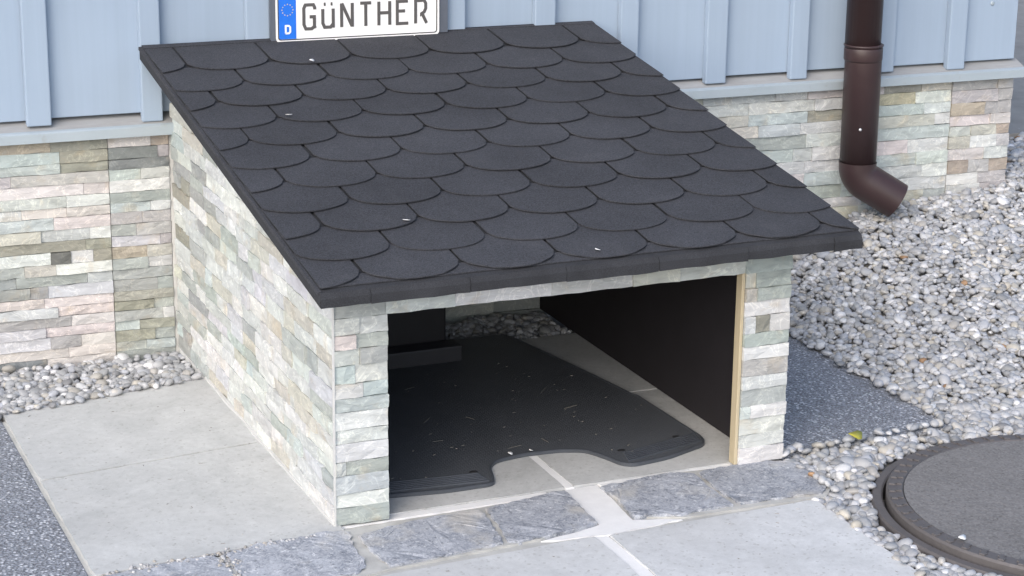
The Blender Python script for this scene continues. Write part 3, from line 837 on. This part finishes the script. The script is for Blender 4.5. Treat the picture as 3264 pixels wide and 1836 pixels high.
# ------------------------------------------------------------------ dark low box at the back of the shelter
bxo = empty('storage_box', (.31,.95,0))
tag(bxo, 'black plastic box with a lighter ledge at its foot, at the back inside the shelter', 'box')
box('body', -.24, .245, -.095, .115, .0005, .30, M['plastic'], bxo, .006, 2)
box('ledge', -.24, .263, -.150, -.0955, .0005, .041, M['plastic_ledge'], bxo, .004, 2)
box('lid_lip', -.245, .250, -.100, .118, .3005, .315, M['plastic'], bxo, .003, 2)

# ------------------------------------------------------------------ manhole
mh = empty('manhole_cover', (MX, MY, 0))
tag(mh, 'round manhole cover with a toothed iron rim and worn concrete infill, set in the gravel', 'manhole')
ring_solid('frame', [(.390,-.06),(.390,-.006),(.387,-.001),(.372,.000),(.3685,-.003),(.367,-.06)], M['iron'], mh)
ring_solid('rim', [(.362,-.04),(.3625,.009),(.359,.0135),(.3315,.0135),(.329,.010),(.329,-.04)], M['iron'], mh)
bm = bmesh.new()
bmesh.ops.create_cone(bm, cap_ends=True, segments=96, radius1=.3286, radius2=.3286, depth=.06, matrix=Matrix.Translation((0,0,-.0175)))
bm_obj('infill', bm, M['infill'], mh)
NTh = 60; tm = None
for k in range(NTh):
    if tm is None:
        bm = bmesh.new()
        add_prism(bm, [(.333,-.0085),(.345,-.0085),(.345,-.003),(.357,-.003),(.357,.0085),(.345,.0085),(.345,.003),(.333,.003)], .0130, .0162, .0012)
        bmesh.ops.recalc_face_normals(bm, faces=bm.faces); tm = bpy.data.meshes.new('tooth'); bm.to_mesh(tm); bm.free()
    o = link('tooth', tm, M['iron'], mh); o.rotation_euler = (0, 0, 2*math.pi*k/NTh)

# ------------------------------------------------------------------ pebbles
PC = [((.60,.60,.585), 4), ((.50,.50,.49), 6), ((.43,.43,.425), 8), ((.37,.375,.37), 6), ((.30,.305,.305), 4.5), ((.46,.44,.40), 4), ((.41,.39,.345), 2.5), ((.43,.44,.455), 4), ((.52,.485,.41), 1.4), ((.37,.385,.40), 3), ((.36,.22,.12), .06), ((.70,.69,.67), 2.0), ((.25,.25,.25), .7)]
pw_ = np.array([w_ for _, w_ in PC]); pw_ = pw_/pw_.sum()
bases = []
for k in range(12):
    bm = bmesh.new(); bmesh.ops.create_icosphere(bm, subdivisions=2, radius=1)
    for v in bm.verts:
        n = v.co.normalized(); s = 1 + .20*noise.noise(n*1.1+Vector((k*5.1,0,0))) + .09*noise.noise(n*2.3+Vector((0,k*3.3,0)))
        v.co = n*s
    bm.verts.index_update()
    bases.append((np.array([v.co[:] for v in bm.verts]), [tuple(v.index for v in f.verts) for f in bm.faces])); bm.free()
TRI = np.array(bases[0][1])
def in_domain(x, y, m=0.0):
    if -1.3 < x < -.004:                                   # strip along the wall, left of the shelter
        lim = .826 + (x+.462)*.172 if x > -.47 else .806 + (x+.4675)*.165
        return lim+.004-m < y < wy(x)-.012
    if .56 < x < .90 and y > .92: return y < wy(x)-.015     # inside, behind the floor slabs
    if x > .952 or (x > .88 and y < -.20):
        if math.hypot(x-MX, y-MY) < .396+.004*math.sin(9*math.atan2(y-MY,x-MX)): return False
        if y < -.20: return x > .903 + .03*(y+.2) - m*.05
        if y < .012: return x > .956-m*.2 and (y < .006+m or x > 1.36)
        if x < 1.388-m and y < .75: return y < .014 + .080*(x-.953) + m
        if x < 2.25: return y < wy(x)-.014
        return y < 1.48
    return False
def place(sp_, box_, keep, jit=.45, m=.0):
    out = []
    x = box_[0]; 
    while x < box_[1]:
        y = box_[2]
        while y < box_[3]:
            px, py = x+random.uniform(-jit, jit)*sp_, y+random.uniform(-jit, jit)*sp_
            if keep > random.random() and in_domain(px, py, m*random.random()**2): out.append((px, py))
            y += sp_
        x += sp_
    return out
camp = Vector(co.location); vm = co.matrix_basis.inverted()
def view_uv(p):
    q = vm @ Vector(p); return q.x/-q.z*cam.lens/36, q.y/-q.z*cam.lens/36, -q.z
peb = []
for (b, spc) in (((-.75,0,.70,1.17), .0180), ((.50,.92,.90,1.16), .0180), ((.895,2.95,-.95,1.5), .0172)):
    for layer, keep in ((0, 1.0), (0, .7), (1, .72)):
        for (x, y) in place(spc, b, keep, .5, .022):
            near = x > .9 and y < .12
            a_ = random.lognormvariate(0, .24)*(.0112 if near else .0100)
            a_ = min(a_, .021)
            e1, e2 = random.uniform(.62, .92), random.uniform(.42, .66)
            z = gz(x, y) + layer*.0055 + random.uniform(-.003, .003)
            if in_domain(x, y) is False: z = max(z, .004)
            u, v, d = view_uv((x, y, z))
            vis = abs(u) < .53 and abs(v) < .31
            if not vis and (layer or abs(u) > .8 or abs(v) > .5): continue
            peb.append((x, y, z+a_*e2*.35, a_, e1, e2, random.uniform(0, 6.28), random.gauss(0, .26), random.gauss(0, .26), vis, d, random.randrange(12), rng.choice(len(PC), p=pw_), layer))
def pcol(i):
    c = PC[i][0]; k = random.uniform(.84, 1.14); k *= .90; return (min(.8, c[0]*k*.98), min(.8, c[1]*k*.995), min(.8, c[2]*k*1.05))
def pmat(p):
    x, y, z, a, e1, e2, rz, rx, ry = p[:9]
    return Matrix.Translation((x, y, z)) @ Matrix.Rotation(rz, 4, 'Z') @ Matrix.Rotation(rx, 4, 'X') @ Matrix.Rotation(ry, 4, 'Y') @ Matrix.Diagonal((a, a*e1, a*e2, 1))
order = sorted(range(len(peb)), key=lambda i: -(peb[i][3]/peb[i][10]) if (peb[i][9] and peb[i][13] == 1) else 1)
single = set(order[:298])
pmesh = []
for k, (bv, bf) in enumerate(bases): pmesh.append(mesh('pebble', bv, bf, True)); pmesh[-1].materials.append(M['pebble'])
for i in order[:298]:
    o = link('pebble', pmesh[peb[i][11]], None, bed, color=pcol(peb[i][12])); o.matrix_basis = pmat(peb[i])
rest = [i for i in range(len(peb)) if i not in single]
nvb = len(bases[0][0]); VV = np.empty((len(rest)*nvb, 3)); CC = np.ones((len(rest)*nvb, 4)); FF = np.empty((len(rest)*len(TRI), 3), int)
for j, i in enumerate(rest):
    Mx = np.array(pmat(peb[i])); VV[j*nvb:(j+1)*nvb] = bases[peb[i][11]][0] @ Mx[:3,:3].T + Mx[:3,3]
    CC[j*nvb:(j+1)*nvb, :3] = pcol(peb[i][12]); FF[j*len(TRI):(j+1)*len(TRI)] = TRI + j*nvb
def np_mesh(name, VV, FF, CC):
    me = bpy.data.meshes.new(name)
    me.vertices.add(len(VV)); me.vertices.foreach_set('co', VV.ravel())
    me.loops.add(FF.size); me.loops.foreach_set('vertex_index', FF.ravel().astype(np.int32))
    me.polygons.add(len(FF)); me.polygons.foreach_set('loop_start', np.arange(0, FF.size, 3, dtype=np.int32))
    me.update(calc_edges=True); me.validate()
    at = me.attributes.new('tone', 'FLOAT_COLOR', 'POINT'); at.data.foreach_set('color', CC.ravel())
    me.shade_smooth(); return me
o = link('pebble_mass', np_mesh('pebble_mass', VV, FF, CC), M['pebble_mass'], bed); o['kind'] = 'stuff'
# small chips washed along the slab edge and the cobbles
chips = []
for _ in range(200):
    t_ = random.random()
    x = -.45 + .40*t_; y = -.058 + .034*t_ + random.gauss(-.002, .007)
    chips.append((x, y))
for _ in range(60): chips.append((random.gauss(-.228, .012), random.uniform(-.15, -.05)))
VV = np.empty((len(chips)*nvb, 3)); CC = np.ones((len(chips)*nvb, 4)); FF = np.empty((len(chips)*len(TRI), 3), int)
for j, (x, y) in enumerate(chips):
    p = (x, y, random.uniform(-.004, .002), random.uniform(.0022, .0052), .8, .6, random.uniform(0, 6), random.gauss(0, .5), random.gauss(0, .5))
    Mx = np.array(pmat(p)); k = j % 12; VV[j*nvb:(j+1)*nvb] = bases[k][0] @ Mx[:3,:3].T + Mx[:3,3]
    CC[j*nvb:(j+1)*nvb, :3] = random.choice(((.42,.42,.43),(.52,.52,.52),(.3,.3,.31),(.36,.34,.31))); FF[j*len(TRI):(j+1)*len(TRI)] = TRI + j*nvb
o = link('grit', np_mesh('grit', VV, FF, CC), M['pebble_mass'], pave); o['kind'] = 'stuff'

# ------------------------------------------------------------------ leaf and white specks
def leaf(name, loc, r, mat, label, cat, rz=0, group=None, bend=.25, wid=.7):
    Vt = []; F = []; n = 10
    Vt.append((0,0,r*.12))
    for k in range(n):
        a = 2*math.pi*k/n; rr = r*(1+.12*math.sin(3*a+rz)); x, y = rr*math.cos(a), rr*wid*math.sin(a)
        Vt.append((x, y, bend*r*(x/r)**2 + .06*r*math.sin(2*a)))
    m_ = len(Vt); Vt += [(x,y,z-.0008) for x,y,z in Vt]
    for k in range(n):
        j = k % n+1; i2 = (k+1) % n+1
        F += [(0,j,i2),(m_,m_+i2,m_+j),(j,m_+j,m_+i2,i2)]
    o = link(name, mesh(name, Vt, F, True), mat, None, loc); o.rotation_euler = (.35, .1, rz)
    tag(o, label, cat, group); return o
leaf('leaf', (1.130,.016,.020), .019, M['leaf'], 'small yellow-green leaf lying on the gravel beside the dark paving', 'leaf', .4)
G = 'white specks fallen on the scene'
def on_roof(x, y, d=.012): return (x, y, rt(y)+d)
rs_ = [((.2776,.9656), .0075, 'white speck on the shingles just below the name sign'),
       ((.1325,.6754), .007, 'white speck on the upper left of the shingles'),
       ((.1933,.1441), .0075, 'white speck in the lower middle of the shingled roof'),
       ((.4986,-.050), .007, 'white speck on the roof nearest the middle of the eave')]
for (x, y), r, lb in rs_:
    leaf('petal', on_roof(x, y), r, M['petal'], lb, 'petal', random.random()*3, G, .1, .7)
leaf('petal', (1.030,-.508,.019), .011, M['petal'], 'white speck lying on the rim of the manhole cover', 'petal', .5, G, .1, .6)
leaf('petal', (.439,.206,.0105), .0055, M['petal'], 'left one of two white specks at the notched edge of the mat', 'petal', .5, G, .1, .9)
leaf('petal', (.484,.207,.0105), .0045, M['petal'], 'right one of two white specks at the notched edge of the mat', 'petal', 1.5, G, .1, .9)
